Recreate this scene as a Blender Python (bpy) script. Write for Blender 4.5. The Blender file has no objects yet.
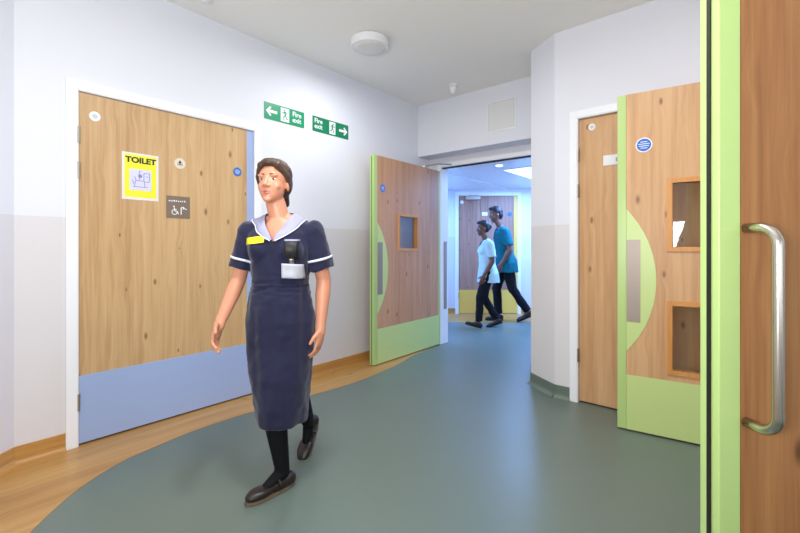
import bpy, bmesh, math, random
from mathutils import Vector, Matrix, noise
from mathutils.bvhtree import BVHTree
random.seed(7)
SC = bpy.context.scene
COL = SC.collection
PI = math.pi

# ------------------------------------------------------------------ camera, world, lights
cam_d = bpy.data.cameras.new('camera')
cam = bpy.data.objects.new('camera', cam_d); COL.objects.link(cam)
cam_d.sensor_width = 36.0
cam_d.lens = 424.0 / 800.0 * 36.0
cam_d.shift_y = -20.0 / 800.0
cam_d.clip_start = 0.02
cam.location = (0, 0, 1.18)
cam.rotation_euler = (PI / 2, 0, 0)
SC.camera = cam

world = bpy.data.worlds.new('world'); SC.world = world
world.use_nodes = True
bg = world.node_tree.nodes['Background']
bg.inputs['Color'].default_value = (0.75, 0.85, 1.0, 1)
bg.inputs['Strength'].default_value = 0.6

def area_light(name, loc, target, sx, sy, power, color):
    d = bpy.data.lights.new(name, 'AREA')
    d.shape = 'RECTANGLE'; d.size = sx; d.size_y = sy
    d.energy = power; d.color = color
    o = bpy.data.objects.new(name, d); COL.objects.link(o)
    o.location = loc
    o.rotation_euler = (Vector(target) - Vector(loc)).to_track_quat('-Z', 'Y').to_euler()
    return o

# daylight put in through two unseen windows: beside the camera on the right, and far behind it
area_light('unseen_window_light', (2.10, -2.2, 1.50), (-2.0, -1.0, 2.2), 2.0, 1.9, 14, (0.90, 0.95, 1.0))
area_light('unseen_window_light', (0.1, -4.62, 1.55), (-0.3, 3.0, 3.2), 3.5, 1.9, 40, (0.96, 0.98, 1.0))
# added bare light, no such fitting, washing the ceiling from behind the camera
area_light('added_uplight', (-0.5, -0.25, 1.30), (-0.2, 1.9, 2.85), 0.5, 0.5, 46, (0.99, 0.985, 0.98))
# drum lights: the first fitting is real, two unseen ones added for light
DRUMS = ((-.245, 3.42, 10, 'round white drum light on the ceiling nearest the doorway bulkhead'),
         (-.245, 1.50, 27, 'added, unseen drum light on the ceiling level with the near edge of the toilet door'),
         (0.90, 1.45, 13, 'added, unseen drum light on the ceiling nearest the D-handled oak door'))
for lx, ly, lp, _ in DRUMS:
    area_light('drum_light', (lx, ly, 2.755), (lx, ly, 0), 0.26, 0.26, lp, (0.97, 0.98, 1.0))
# cool light of the corridor beyond: its rooflight and an unseen lamp
area_light('corridor_light', (2.02, 6.27, 2.17), (2.02, 6.27, 0), 0.55, 1.1, 88, (0.22, 0.43, 1.0))
area_light('corridor_light', (-0.3, 6.85, 2.13), (-0.3, 6.85, 0), 0.9, 0.5, 62, (0.22, 0.43, 1.0))

vs = SC.view_settings
vs.view_transform = 'Standard'; vs.look = 'None'; vs.gamma = 1.0
vs.use_curve_mapping = False
vs.exposure = 0.10

# ------------------------------------------------------------------ helpers
def s2l(c):
    c = c / 255.0
    return c / 12.92 if c <= 0.04045 else ((c + 0.055) / 1.055) ** 2.4
def rgb(r, g, b): return (s2l(r), s2l(g), s2l(b), 1.0)

def tag(o, label=None, cat=None, group=None, kind=None):
    if label: o['label'] = label
    if cat: o['category'] = cat
    if group: o['group'] = group
    if kind: o['kind'] = kind
    return o

def empty(name, loc, rz=0.0, parent=None):
    o = bpy.data.objects.new(name, None); COL.objects.link(o)
    o.empty_display_size = 0.1
    o.location = loc; o.rotation_euler = (0, 0, rz); o.parent = parent
    return o

def link_mesh(name, me, mats, parent=None, loc=(0, 0, 0), rz=0.0, smooth=False):
    o = bpy.data.objects.new(name, me); COL.objects.link(o)
    for m in (mats if isinstance(mats, (list, tuple)) else [mats]): me.materials.append(m)
    o.parent = parent; o.location = loc; o.rotation_euler = (0, 0, rz)
    if smooth:
        for p in me.polygons: p.use_smooth = True
    return o

def build(name, bm, mats, parent=None, loc=(0, 0, 0), rz=0.0, smooth=False, bevel=0.0, seg=2):
    bmesh.ops.recalc_face_normals(bm, faces=bm.faces)
    me = bpy.data.meshes.new(name); bm.to_mesh(me); bm.free()
    o = link_mesh(name, me, mats, parent, loc, rz, smooth)
    if bevel:
        m = o.modifiers.new('bevel', 'BEVEL'); m.width = bevel; m.segments = seg
        m.limit_method = 'ANGLE'; m.angle_limit = math.radians(40)
        for p in me.polygons: p.use_smooth = True
        w = o.modifiers.new('wn', 'WEIGHTED_NORMAL')
    return o

def add_box(bm, x0, x1, y0, y1, z0, z1, mi=0):
    v = [bm.verts.new(p) for p in ((x0,y0,z0),(x1,y0,z0),(x1,y1,z0),(x0,y1,z0),(x0,y0,z1),(x1,y0,z1),(x1,y1,z1),(x0,y1,z1))]
    for f in ((0,3,2,1),(4,5,6,7),(0,1,5,4),(1,2,6,5),(2,3,7,6),(3,0,4,7)):
        bm.faces.new([v[i] for i in f]).material_index = mi

def box(name, x0, x1, y0, y1, z0, z1, mat, parent=None, bevel=0.0, **k):
    bm = bmesh.new(); add_box(bm, x0, x1, y0, y1, z0, z1)
    return build(name, bm, mat, parent, bevel=bevel, **k)

def add_prism_y(bm, pts, y0, y1):
    """outline (x, z) extruded from y0 to y1"""
    a = [bm.verts.new((x, y0, z)) for x, z in pts]
    b = [bm.verts.new((x, y1, z)) for x, z in pts]
    n = len(pts)
    bm.faces.new(a); bm.faces.new(b[::-1])
    for i in range(n):
        j = (i + 1) % n
        bm.faces.new((a[i], b[i], b[j], a[j]))

def add_poly_z(bm, pts, z0, z1):
    a = [bm.verts.new((x, y, z0)) for x, y in pts]
    b = [bm.verts.new((x, y, z1)) for x, y in pts]
    n = len(pts)
    bm.faces.new(a[::-1]); bm.faces.new(b)
    for i in range(n):
        j = (i + 1) % n
        bm.faces.new((a[i], a[j], b[j], b[i]))

def disc_pts(cx, cz, r, n=40, rz=None):
    return [(cx + r * math.cos(2*PI*i/n), cz + (rz or r) * math.sin(2*PI*i/n)) for i in range(n)]

def add_tube(bm, pts, r, n=12, closed=False, r_fn=None):
    pts = [Vector(p) for p in pts]
    rings = []
    up = None
    for i, p in enumerate(pts):
        if closed: d = pts[(i+1) % len(pts)] - pts[i-1]
        else: d = pts[min(i+1, len(pts)-1)] - pts[max(i-1, 0)]
        d.normalize()
        if up is None:
            up = d.orthogonal().normalized()
        up = (up - d * up.dot(d)).normalized()
        s = d.cross(up)
        rr = r_fn(i/(len(pts)-1)) if r_fn else r
        rings.append([bm.verts.new(p + up*math.cos(2*PI*k/n)*rr + s*math.sin(2*PI*k/n)*rr) for k in range(n)])
    m = len(rings)
    for i in range(m if closed else m-1):
        a, b = rings[i], rings[(i+1) % m]
        for k in range(n):
            bm.faces.new((a[k], a[(k+1)%n], b[(k+1)%n], b[k]))
    if not closed:
        bm.faces.new(rings[0][::-1]); bm.faces.new(rings[-1])

def add_lathe(bm, prof, cx=0, cy=0, n=40):
    """profile (r, z) turned about a vertical axis, closed at both ends"""
    rings = [[bm.verts.new((cx + r*math.cos(2*PI*k/n), cy + r*math.sin(2*PI*k/n), z)) for k in range(n)] for r, z in prof]
    for a, b in zip(rings, rings[1:]):
        for k in range(n): bm.faces.new((a[k], a[(k+1)%n], b[(k+1)%n], b[k]))
    bm.faces.new(rings[0][::-1]); bm.faces.new(rings[-1])

def text(name, body, size, x, z, y, mat, parent, bold=0.0, align='LEFT', sx=1.0, depth=0.0004):
    cu = bpy.data.curves.new(name, 'FONT'); cu.body = body; cu.size = size
    cu.offset = bold; cu.extrude = depth; cu.align_x = align; cu.space_line = 0.85
    t = bpy.data.objects.new(name + '_tmp', cu); COL.objects.link(t)
    bpy.context.view_layer.update()
    me = bpy.data.meshes.new_from_object(t.evaluated_get(bpy.context.evaluated_depsgraph_get()))
    bpy.data.objects.remove(t); bpy.data.curves.remove(cu)
    me.transform(Matrix.Translation((x, y, z)) @ Matrix.Rotation(PI/2, 4, 'X') @ Matrix.Diagonal((sx, 1, 1, 1)))
    me.name = name
    me.materials.clear()
    return link_mesh(name, me, mat, parent)

# ------------------------------------------------------------------ materials
def new_mat(name, rough=0.5, spec=0.5, metal=0.0):
    m = bpy.data.materials.new(name); m.use_nodes = True
    nt = m.node_tree; b = nt.nodes['Principled BSDF']
    b.inputs['Roughness'].default_value = rough
    b.inputs['Specular IOR Level'].default_value = spec
    b.inputs['Metallic'].default_value = metal
    return m, nt, b

def N(nt, t, **k):
    n = nt.nodes.new(t)
    for a, v in k.items():
        if a in n.inputs.keys(): n.inputs[a].default_value = v
        else: setattr(n, a, v)
    return n

def mat_plain(name, col, rough=0.5, spec=0.5, metal=0.0, var=0.04, scale=30, bump=0.0, bscale=200, sheen=0.0, sub=0.0):
    m, nt, b = new_mat(name, rough, spec, metal)
    L = nt.links.new
    tc = N(nt, 'ShaderNodeTexCoord'); no = N(nt, 'ShaderNodeTexNoise'); no.inputs['Scale'].default_value = scale
    no.inputs['Detail'].default_value = 4
    L(tc.outputs['Object'], no.inputs['Vector'])
    mr = N(nt, 'ShaderNodeMapRange'); mr.inputs['To Min'].default_value = 1-var; mr.inputs['To Max'].default_value = 1+var
    L(no.outputs['Fac'], mr.inputs['Value'])
    mx = N(nt, 'ShaderNodeVectorMath', operation='SCALE'); mx.inputs[0].default_value = col[:3]
    L(mr.outputs[0], mx.inputs['Scale']); L(mx.outputs[0], b.inputs['Base Color'])
    if bump:
        n2 = N(nt, 'ShaderNodeTexNoise'); n2.inputs['Scale'].default_value = bscale; L(tc.outputs['Object'], n2.inputs['Vector'])
        bp = N(nt, 'ShaderNodeBump'); bp.inputs['Strength'].default_value = bump; bp.inputs['Distance'].default_value = 0.01
        L(n2.outputs['Fac'], bp.inputs['Height']); L(bp.outputs[0], b.inputs['Normal'])
    if sheen: b.inputs['Sheen Weight'].default_value = sheen
    if sub:
        b.inputs['Subsurface Weight'].default_value = sub
        b.inputs['Subsurface Radius'].default_value = (0.02, 0.008, 0.005)
        b.inputs['Subsurface Scale'].default_value = 0.4
    return m

def mat_wall():
    """paint in two tones: warm grey wainscot paint to 1.35 m, white above"""
    m, nt, b = new_mat('wall_paint', 0.55, 0.3); L = nt.links.new
    g = N(nt, 'ShaderNodeNewGeometry'); s = N(nt, 'ShaderNodeSeparateXYZ'); L(g.outputs['Position'], s.inputs[0])
    c = N(nt, 'ShaderNodeMath', operation='GREATER_THAN'); c.inputs[1].default_value = 1.35; L(s.outputs['Z'], c.inputs[0])
    mx = N(nt, 'ShaderNodeMix', data_type='RGBA'); L(c.outputs[0], mx.inputs[0])
    mx.inputs[6].default_value = rgb(221, 218, 221); mx.inputs[7].default_value = rgb(228, 230, 238)
    L(mx.outputs[2], b.inputs['Base Color'])
    n = N(nt, 'ShaderNodeTexNoise'); n.inputs['Scale'].default_value = 90; L(g.outputs['Position'], n.inputs['Vector'])
    bp = N(nt, 'ShaderNodeBump'); bp.inputs['Strength'].default_value = 0.04; bp.inputs['Distance'].default_value = 0.01
    L(n.outputs['Fac'], bp.inputs['Height']); L(bp.outputs[0], b.inputs['Normal'])
    rr = N(nt, 'ShaderNodeMapRange'); rr.inputs['To Min'].default_value = 0.35; rr.inputs['To Max'].default_value = 0.6
    L(c.outputs[0], rr.inputs['Value']); L(rr.outputs[0], b.inputs['Roughness'])
    return m

def mat_wood(name, light, mid, dark, knot, seed=0.0, horiz=False, rough=0.42, knots=True, gscale=1.0):
    m, nt, b = new_mat(name, rough, 0.4); L = nt.links.new
    tc = N(nt, 'ShaderNodeTexCoord')
    mp = N(nt, 'ShaderNodeMapping'); mp.inputs['Location'].default_value = (seed*3.1, seed*1.7, seed*2.3)
    if horiz: mp.inputs['Rotation'].default_value = (0, 0, 0)
    L(tc.outputs['Object'], mp.inputs['Vector'])
    def scaled(sx, sy, sz):
        q = N(nt, 'ShaderNodeVectorMath', operation='MULTIPLY'); q.inputs[1].default_value = (sx, sy, sz)
        L(mp.outputs[0], q.inputs[0]); return q
    long_ax = (lambda a, c: scaled(a, c, c)) if horiz else (lambda a, c: scaled(c, c, a))
    # knots: stretched voronoi cells, also bend the grain
    v = N(nt, 'ShaderNodeTexVoronoi'); v.voronoi_dimensions = '2D'; v.inputs['Scale'].default_value = 1.0; v.inputs['Randomness'].default_value = 1.0
    ks = N(nt, 'ShaderNodeSeparateXYZ'); kc = N(nt, 'ShaderNodeCombineXYZ')
    L(long_ax(2.6*gscale, 5.6*gscale).outputs[0], ks.inputs[0])
    L(ks.outputs['X'], kc.inputs['X']); L(ks.outputs['Y' if horiz else 'Z'], kc.inputs['Y']); L(kc.outputs[0], v.inputs['Vector'])
    warp = N(nt, 'ShaderNodeMapRange', interpolation_type='SMOOTHSTEP')
    warp.inputs['From Min'].default_value = 0.0; warp.inputs['From Max'].default_value = 0.30
    warp.inputs['To Min'].default_value = 0.55; warp.inputs['To Max'].default_value = 0.0
    L(v.outputs['Distance'], warp.inputs['Value'])
    base = long_ax(1.1*gscale, 30*gscale)
    ad = N(nt, 'ShaderNodeVectorMath', operation='ADD'); L(base.outputs[0], ad.inputs[0])
    cb = N(nt, 'ShaderNodeCombineXYZ'); L(warp.outputs[0], cb.inputs[1 if horiz else 0]); L(cb.outputs[0], ad.inputs[1])
    n1 = N(nt, 'ShaderNodeTexNoise'); n1.inputs['Scale'].default_value = 1.0; n1.inputs['Detail'].default_value = 5; n1.inputs['Roughness'].default_value = 0.62
    n1.inputs['Distortion'].default_value = 0.15
    L(ad.outputs[0], n1.inputs['Vector'])
    n2 = N(nt, 'ShaderNodeTexNoise'); n2.inputs['Scale'].default_value = 1.0; n2.inputs['Detail'].default_value = 3
    L(long_ax(4*gscale, 150*gscale).outputs[0], n2.inputs['Vector'])
    n3 = N(nt, 'ShaderNodeTexNoise'); n3.inputs['Scale'].default_value = 1.0; n3.inputs['Detail'].default_value = 1
    L(long_ax(0.35*gscale, 6.0*gscale).outputs[0], n3.inputs['Vector'])
    a1 = N(nt, 'ShaderNodeMath', operation='MULTIPLY_ADD'); a1.inputs[1].default_value = 0.35
    L(n2.outputs['Fac'], a1.inputs[0]); L(n1.outputs['Fac'], a1.inputs[2])
    a2 = N(nt, 'ShaderNodeMath', operation='MULTIPLY_ADD'); a2.inputs[1].default_value = 0.6
    L(n3.outputs['Fac'], a2.inputs[0]); L(a1.outputs[0], a2.inputs[2])
    cr = N(nt, 'ShaderNodeValToRGB')
    e = cr.color_ramp.elements
    e[0].position = 0.70; e[0].color = light
    e[1].position = 1.30; e[1].color = dark
    x = e.new(1.0); x.color = mid
    # ramp clamps at 1: compress
    sc = N(nt, 'ShaderNodeMapRange'); sc.inputs['From Min'].default_value = 0.6; sc.inputs['From Max'].default_value = 1.35
    L(a2.outputs[0], sc.inputs['Value'])
    e[0].position = 0.05; e[1].position = 0.5; e[2].position = 0.95
    e[0].color = light; e[1].color = mid; e[2].color = dark
    L(sc.outputs[0], cr.inputs['Fac'])
    out = cr.outputs['Color']
    if knots:
        k = N(nt, 'ShaderNodeMapRange', interpolation_type='SMOOTHSTEP')
        k.inputs['From Min'].default_value = 0.01; k.inputs['From Max'].default_value = 0.085
        k.inputs['To Min'].default_value = 0.75; k.inputs['To Max'].default_value = 0.0
        sp0 = N(nt, 'ShaderNodeSeparateColor'); L(v.outputs['Color'], sp0.inputs[0])
        kr = N(nt, 'ShaderNodeMapRange'); kr.inputs['To Min'].default_value = 0.03; kr.inputs['To Max'].default_value = 0.12
        L(sp0.outputs[1], kr.inputs['Value']); L(kr.outputs[0], k.inputs['From Max'])
        kn = N(nt, 'ShaderNodeMath', operation='MULTIPLY_ADD'); kn.inputs[1].default_value = 0.10; L(n1.outputs['Fac'], kn.inputs[0]); 
        ko = N(nt, 'ShaderNodeMath', operation='SUBTRACT'); ko.inputs[1].default_value = 0.05; L(v.outputs['Distance'], ko.inputs[0]); L(ko.outputs[0], kn.inputs[2])
        L(kn.outputs[0], k.inputs['Value'])
        # only some of the cells carry a knot
        sp = N(nt, 'ShaderNodeSeparateColor'); L(v.outputs['Color'], sp.inputs[0])
        gt = N(nt, 'ShaderNodeMath', operation='GREATER_THAN'); gt.inputs[1].default_value = 0.58; L(sp.outputs[0], gt.inputs[0])
        ku = N(nt, 'ShaderNodeMath', operation='MULTIPLY'); L(k.outputs[0], ku.inputs[0]); L(gt.outputs[0], ku.inputs[1])
        mx = N(nt, 'ShaderNodeMix', data_type='RGBA'); L(ku.outputs[0], mx.inputs[0]); L(out, mx.inputs[6]); mx.inputs[7].default_value = knot
        out = mx.outputs[2]
    L(out, b.inputs['Base Color'])
    bp = N(nt, 'ShaderNodeBump'); bp.inputs['Strength'].default_value = 0.05; bp.inputs['Distance'].default_value = 0.003
    L(n2.outputs['Fac'], bp.inputs['Height']); L(bp.outputs[0], b.inputs['Normal'])
    return m

def mat_vinyl(name, col, rough):
    m, nt, b = new_mat(name, rough, 0.5); L = nt.links.new
    g = N(nt, 'ShaderNodeNewGeometry')
    n = N(nt, 'ShaderNodeTexNoise'); n.inputs['Scale'].default_value = 420; n.inputs['Detail'].default_value = 2; L(g.outputs['Position'], n.inputs['Vector'])
    n2 = N(nt, 'ShaderNodeTexNoise'); n2.inputs['Scale'].default_value = 1.3; n2.inputs['Detail'].default_value = 3; L(g.outputs['Position'], n2.inputs['Vector'])
    mr = N(nt, 'ShaderNodeMapRange'); mr.inputs['To Min'].default_value = 0.86; mr.inputs['To Max'].default_value = 1.14; L(n.outputs['Fac'], mr.inputs['Value'])
    mx = N(nt, 'ShaderNodeVectorMath', operation='SCALE'); mx.inputs[0].default_value = col[:3]; L(mr.outputs[0], mx.inputs['Scale'])
    L(mx.outputs[0], b.inputs['Base Color'])
    r = N(nt, 'ShaderNodeMapRange'); r.inputs['To Min'].default_value = rough-0.05; r.inputs['To Max'].default_value = rough+0.07; L(n2.outputs['Fac'], r.inputs['Value'])
    L(r.outputs[0], b.inputs['Roughness'])
    bp = N(nt, 'ShaderNodeBump'); bp.inputs['Strength'].default_value = 0.08; bp.inputs['Distance'].default_value = 0.002
    n3 = N(nt, 'ShaderNodeTexNoise'); n3.inputs['Scale'].default_value = 60; L(g.outputs['Position'], n3.inputs['Vector'])
    L(n3.outputs['Fac'], bp.inputs['Height']); L(bp.outputs[0], b.inputs['Normal'])
    return m

def mat_emit(name, col, strength):
    m = bpy.data.materials.new(name); m.use_nodes = True
    nt = m.node_tree; b = nt.nodes['Principled BSDF']
    b.inputs['Base Color'].default_value = (0.8, 0.8, 0.8, 1)
    b.inputs['Emission Color'].default_value = col; b.inputs['Emission Strength'].default_value = strength
    return m

def mat_glass(name):
    m, nt, b = new_mat(name, 0.03, 0.5)
    b.inputs['Base Color'].default_value = (0.93, 0.95, 0.94, 1)
    b.inputs['Transmission Weight'].default_value = 1.0; b.inputs['IOR'].default_value = 1.45
    return m

M = {}
M['wall'] = mat_wall()
M['ceiling'] = mat_plain('ceiling_paint', rgb(243, 242, 238), 0.8, 0.2, var=0.01)
M['white'] = mat_plain('white_gloss_paint', rgb(242, 244, 248), 0.35, var=0.01)
M['whiteplastic'] = mat_plain('white_plastic', rgb(236, 237, 240), 0.3, var=0.01)
M['opal'] = mat_plain('opal_diffuser', rgb(224, 224, 220), 0.35, var=0.01)
M['oak'] = mat_wood('oak_veneer', rgb(214, 182, 138), rgb(200, 164, 118), rgb(176, 136, 94), rgb(108, 70, 40), 0.0)
M['oak2'] = mat_wood('oak_veneer_cool', rgb(212, 166, 128), rgb(196, 148, 110), rgb(168, 120, 84), rgb(92, 54, 32), 2.4)
M['oak3'] = mat_wood('oak_veneer_warm', rgb(220, 180, 134), rgb(206, 162, 116), rgb(184, 136, 92), rgb(112, 70, 40), 5.2)
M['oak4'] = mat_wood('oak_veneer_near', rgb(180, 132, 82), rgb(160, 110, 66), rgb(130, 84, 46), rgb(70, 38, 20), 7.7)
M['beading'] = mat_wood('oak_beading', rgb(222, 160, 92), rgb(210, 146, 78), rgb(192, 128, 62), rgb(120, 70, 30), 1.2, knots=False)
M['woodfloor'] = mat_wood('wood_effect_vinyl', rgb(198, 156, 96), rgb(182, 138, 78), rgb(158, 114, 58), rgb(140, 92, 46), 3.3, horiz=True, rough=0.32, gscale=0.8)
M['skirtwood'] = mat_wood('wood_effect_skirting', rgb(204, 158, 94), rgb(188, 140, 76), rgb(164, 114, 54), rgb(120, 76, 34), 4.1, horiz=True, rough=0.35)
M['green_floor'] = mat_vinyl('green_grey_vinyl', rgb(103, 117, 109), 0.37)
M['corr_floor'] = M['green_floor']
M['green_cove'] = mat_vinyl('dark_green_cove', rgb(104, 118, 108), 0.33)
M['blue'] = mat_plain('pale_blue_laminate', rgb(160, 180, 222), 0.35, var=0.01)
M['green'] = mat_plain('lime_green_laminate', rgb(198, 219, 142), 0.35, var=0.01)
M['greenlip'] = mat_plain('lime_green_lipping', rgb(182, 210, 132), 0.3, var=0.01)
M['yellow'] = mat_plain('yellow_laminate', rgb(236, 194, 92), 0.35, var=0.01)
M['steel'] = mat_plain('brushed_steel', rgb(178, 172, 162), 0.36, metal=1.0, var=0.05, scale=80)
M['handle_steel'] = mat_plain('satin_handle_steel', rgb(202, 196, 184), 0.27, metal=1.0, var=0.03)
M['plate'] = mat_plain('dull_steel_plate', rgb(158, 146, 136), 0.42, metal=0.45, var=0.06, scale=60)
M['black'] = mat_plain('black_rubber', rgb(26, 24, 24), 0.5, var=0.1)
M['seal'] = mat_plain('dark_green_seal', rgb(60, 92, 58), 0.5)
M['blue_sign'] = mat_plain('blue_sign', rgb(38, 110, 205), 0.35, var=0.02)
M['sign_green'] = mat_plain('exit_green', rgb(0, 148, 100), 0.35, var=0.02)
M['sign_green2'] = mat_plain('exit_green_dark', rgb(4, 128, 84), 0.35, var=0.02)
M['sign_white'] = mat_plain('sign_white', rgb(238, 242, 244), 0.35, var=0.01)
M['paper'] = mat_plain('poster_paper', rgb(228, 224, 226), 0.5, var=0.01)
M['poster_yellow'] = mat_plain('poster_yellow', rgb(238, 236, 50), 0.45, var=0.01)
M['poster_pic'] = mat_plain('poster_picture', rgb(214, 214, 238), 0.45, var=0.03)
M['ink'] = mat_plain('black_ink', rgb(40, 36, 30), 0.5)
M['lilac_ink'] = mat_plain('lilac_ink', rgb(140, 142, 196), 0.5)
M['plaque'] = mat_plain('taupe_plaque', rgb(128, 112, 98), 0.4, var=0.02)
M['panel_cream'] = mat_plain('cream_access_panel', rgb(222, 223, 222), 0.5, var=0.01)
M['glass'] = mat_glass('clear_glass')
M['rooflight'] = mat_emit('rooflight_panel', (0.45, 0.72, 1.0, 1), 3.2)
M['troffer'] = mat_emit('ceiling_panel', (1.0, 0.97, 0.93, 1), 5.0)
M['ceiling_dome'] = mat_emit('glowing_dome', (0.6, 0.85, 1.0, 1), 2.2)
M['skin'] = mat_plain('skin_light', rgb(208, 144, 114), 0.45, var=0.05, scale=12, sub=0.15)
M['skin_dark'] = mat_plain('skin_brown', rgb(112, 72, 56), 0.45, var=0.05, scale=12, sub=0.1)
M['lips'] = mat_plain('lips', rgb(186, 96, 88), 0.4)
M['lips_dark'] = mat_plain('lips_brown', rgb(96, 52, 46), 0.4)
M['eye'] = mat_plain('eye_white', rgb(232, 228, 222), 0.2)
M['iris'] = mat_plain('iris', rgb(62, 44, 32), 0.2)
M['hair'] = mat_plain('brown_hair', rgb(70, 48, 34), 0.45, var=0.35, scale=90, bump=0.5, bscale=140)
M['hair_black'] = mat_plain('black_hair', rgb(22, 20, 22), 0.5, var=0.3, scale=90, bump=0.4, bscale=120)
M['navy'] = mat_plain('navy_dress_cloth', rgb(31, 32, 60), 0.8, 0.2, var=0.08, scale=300, sheen=0.25)
M['trim_cloth'] = mat_plain('white_piping', rgb(226, 230, 242), 0.7)
M['collar'] = mat_plain('lilac_grey_collar', rgb(158, 158, 186), 0.75, var=0.05, scale=260)
M['tights'] = mat_plain('black_tights', rgb(14, 15, 19), 0.75, 0.2, var=0.15, scale=240)
M['leather'] = mat_plain('dark_brown_leather', rgb(35, 26, 24), 0.38, var=0.15, scale=60)
M['sole'] = mat_plain('brown_shoe_sole', rgb(112, 94, 76), 0.6)
M['badge'] = mat_plain('fluorescent_badge', rgb(232, 236, 30), 0.45, var=0.01)
M['pouch'] = mat_plain('grey_card_pouch', rgb(182, 184, 194), 0.4, var=0.12, scale=40)
M['mint'] = mat_plain('pale_mint_cloth', rgb(184, 214, 216), 0.8, 0.2, var=0.04, scale=200)
M['teal'] = mat_plain('teal_scrub_cloth', rgb(14, 98, 108), 0.8, 0.2, var=0.06, scale=200)
M['trouser'] = mat_plain('black_trouser_cloth', rgb(20, 21, 28), 0.8, 0.2, var=0.1, scale=200)
M['grass'] = mat_plain('outdoor_ground', rgb(150, 150, 146), 0.9)

# ------------------------------------------------------------------ plan of the place
H = 2.85
def V2(x, y): return Vector((x, y))
U = V2(.6390, .7692)          # along the toilet wall, away from the camera
D = V2(.7692, -.6390)         # along the doorway wall, to the right
S1 = V2(-2.080, 2.285)
C = S1 + U * 3.59
A = V2(1.125, 3.640); B = V2(1.213, 3.327)
RD = V2(.7521, -.6590)
E = B + RD * 1.86
F = V2(1.99, 1.12); G = V2(1.99, -4.5); S0 = V2(-2.19, -4.5)
REC = 0.23                    # recess of the doorway behind the bulkhead
R0 = C + U * REC
Nn = R0 + D * 1.45
def rot_of(d): return math.atan2(d.y, d.x)

def wall(name, P, Q, holes=(), z0=0.0, z1=H, th=0.12, mat=None, ext0=0.0, ext1=0.0):
    """viewer stands on local -y; holes are (s0, s1, zlow, zhigh)"""
    d = (Q - P); L = d.length; d.normalize()
    bm = bmesh.new(); s = -ext0
    for a, b, zl, zh in sorted(holes):
        add_box(bm, s, a, 0, th, z0, z1)
        if zl > z0: add_box(bm, a, b, 0, th, z0, zl)
        if zh < z1: add_box(bm, a, b, 0, th, zh, z1)
        s = b
    add_box(bm, s, L + ext1, 0, th, z0, z1)
    return tag(build(name, bm, mat or M['wall'], None, (P.x, P.y, 0), rot_of(d)), kind='structure')

# floor and the wood-look border, built of true polygons
bm = bmesh.new()
add_poly_z(bm, [(-3.4, -4.8), (3.4, -4.8), (3.4, 8.0), (-3.4, 8.0)], -0.1, 0.0)
tag(build('floor', bm, M['green_floor']), kind='structure')

def catmull(pts, n=8):
    out = []
    P = [pts[0]] + list(pts) + [pts[-1]]
    for i in range(1, len(P) - 2):
        p0, p1, p2, p3 = (Vector(p) for p in P[i-1:i+3])
        for k in range(n):
            t = k / n
            out.append(0.5 * ((2*p1) + (-p0+p2)*t + (2*p0-5*p1+4*p2-p3)*t*t + (-p0+3*p1-3*p2+p3)*t**3))
    out.append(Vector(pts[-1])); return out
curve = catmull([(-1.02, -4.45), (-1.02, -2.0), (-1.02, -0.1), (-1.24, 0.7), (-1.44, 1.35), (-1.535, 1.80), (-1.562, 2.08), (-1.525, 2.32), (-1.457, 2.471), (-1.300, 2.740),
                 (-1.069, 3.010), (-0.747, 3.325), (-0.560, 3.500), (-0.340, 3.750), (-0.049, 4.187), (0.164, 4.620), (0.42, 5.02)])
edge = [(p.x, p.y) for p in curve]
wallside = [(R0 + D * 0.05), C + V2(-.02, .02), S1 + V2(-.04, 0), V2(-2.18, -4.45)]
bm = bmesh.new()
add_poly_z(bm, [tuple(p) for p in edge] + [tuple(p) for p in wallside], 0.0, 0.0015)
wf = build('floor_1', bm, M['woodfloor'], None); tag(wf, kind='structure')
# grain runs along the toilet wall: bake the plank direction in the object's own frame
ang = rot_of(U)
wf.data.transform(Matrix.Rotation(-ang, 4, 'Z')); wf.rotation_euler.z = ang
bm = bmesh.new()
add_poly_z(bm, [(-2.2, 6.62), (2.9, 6.62), (2.9, 7.42), (-2.2, 7.42)], 0.0, 0.0015)
tag(build('floor_2', bm, M['woodfloor']), kind='structure')

# ceiling
bm = bmesh.new()
add_poly_z(bm, [(-3.4, -4.8), (3.4, -4.8), (3.4, 8.0), (-3.4, 8.0)], H, H + 0.1)
tag(build('ceiling', bm, M['ceiling']), kind='structure')
# corridor ceiling (lower), its left strip a step below the right one
back = R0 + U * 0.15
def P3(v): return (v.x, v.y)
step0 = V2(.79, 5.99); stepd = V2(.600, .800)
sa = step0 - stepd * 0.62; sb = step0 + stepd * 1.79
bm = bmesh.new()
add_poly_z(bm, [P3(back - D*3.3), P3(sa), (sb.x, 7.42), (-2.3, 7.42)], 2.175, 2.30)
tag(build('ceiling_corridor_left', bm, M['white']), kind='structure')
bm = bmesh.new()
add_poly_z(bm, [P3(sa), P3(back + D*3.15), (2.9, 7.42), (sb.x, 7.42)], 2.20, 2.30)
tag(build('ceiling_corridor_right', bm, M['white']), kind='structure')

# walls
TD0, TD1 = 0.277, 1.437       # toilet door opening along the left wall
wall('wall_side_left', S0, S1, th=0.15, ext0=0.15)
wall('wall_left', S1, C, holes=[(TD0, TD1, 0, 2.105)], th=0.15, ext1=REC + 0.14)
wall('wall_doorway', R0 - D * 3.3, R0 + D * 3.2, holes=[(3.3 + 0.17, 3.3 + 1.315, 0, 2.135)], th=0.15)
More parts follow.
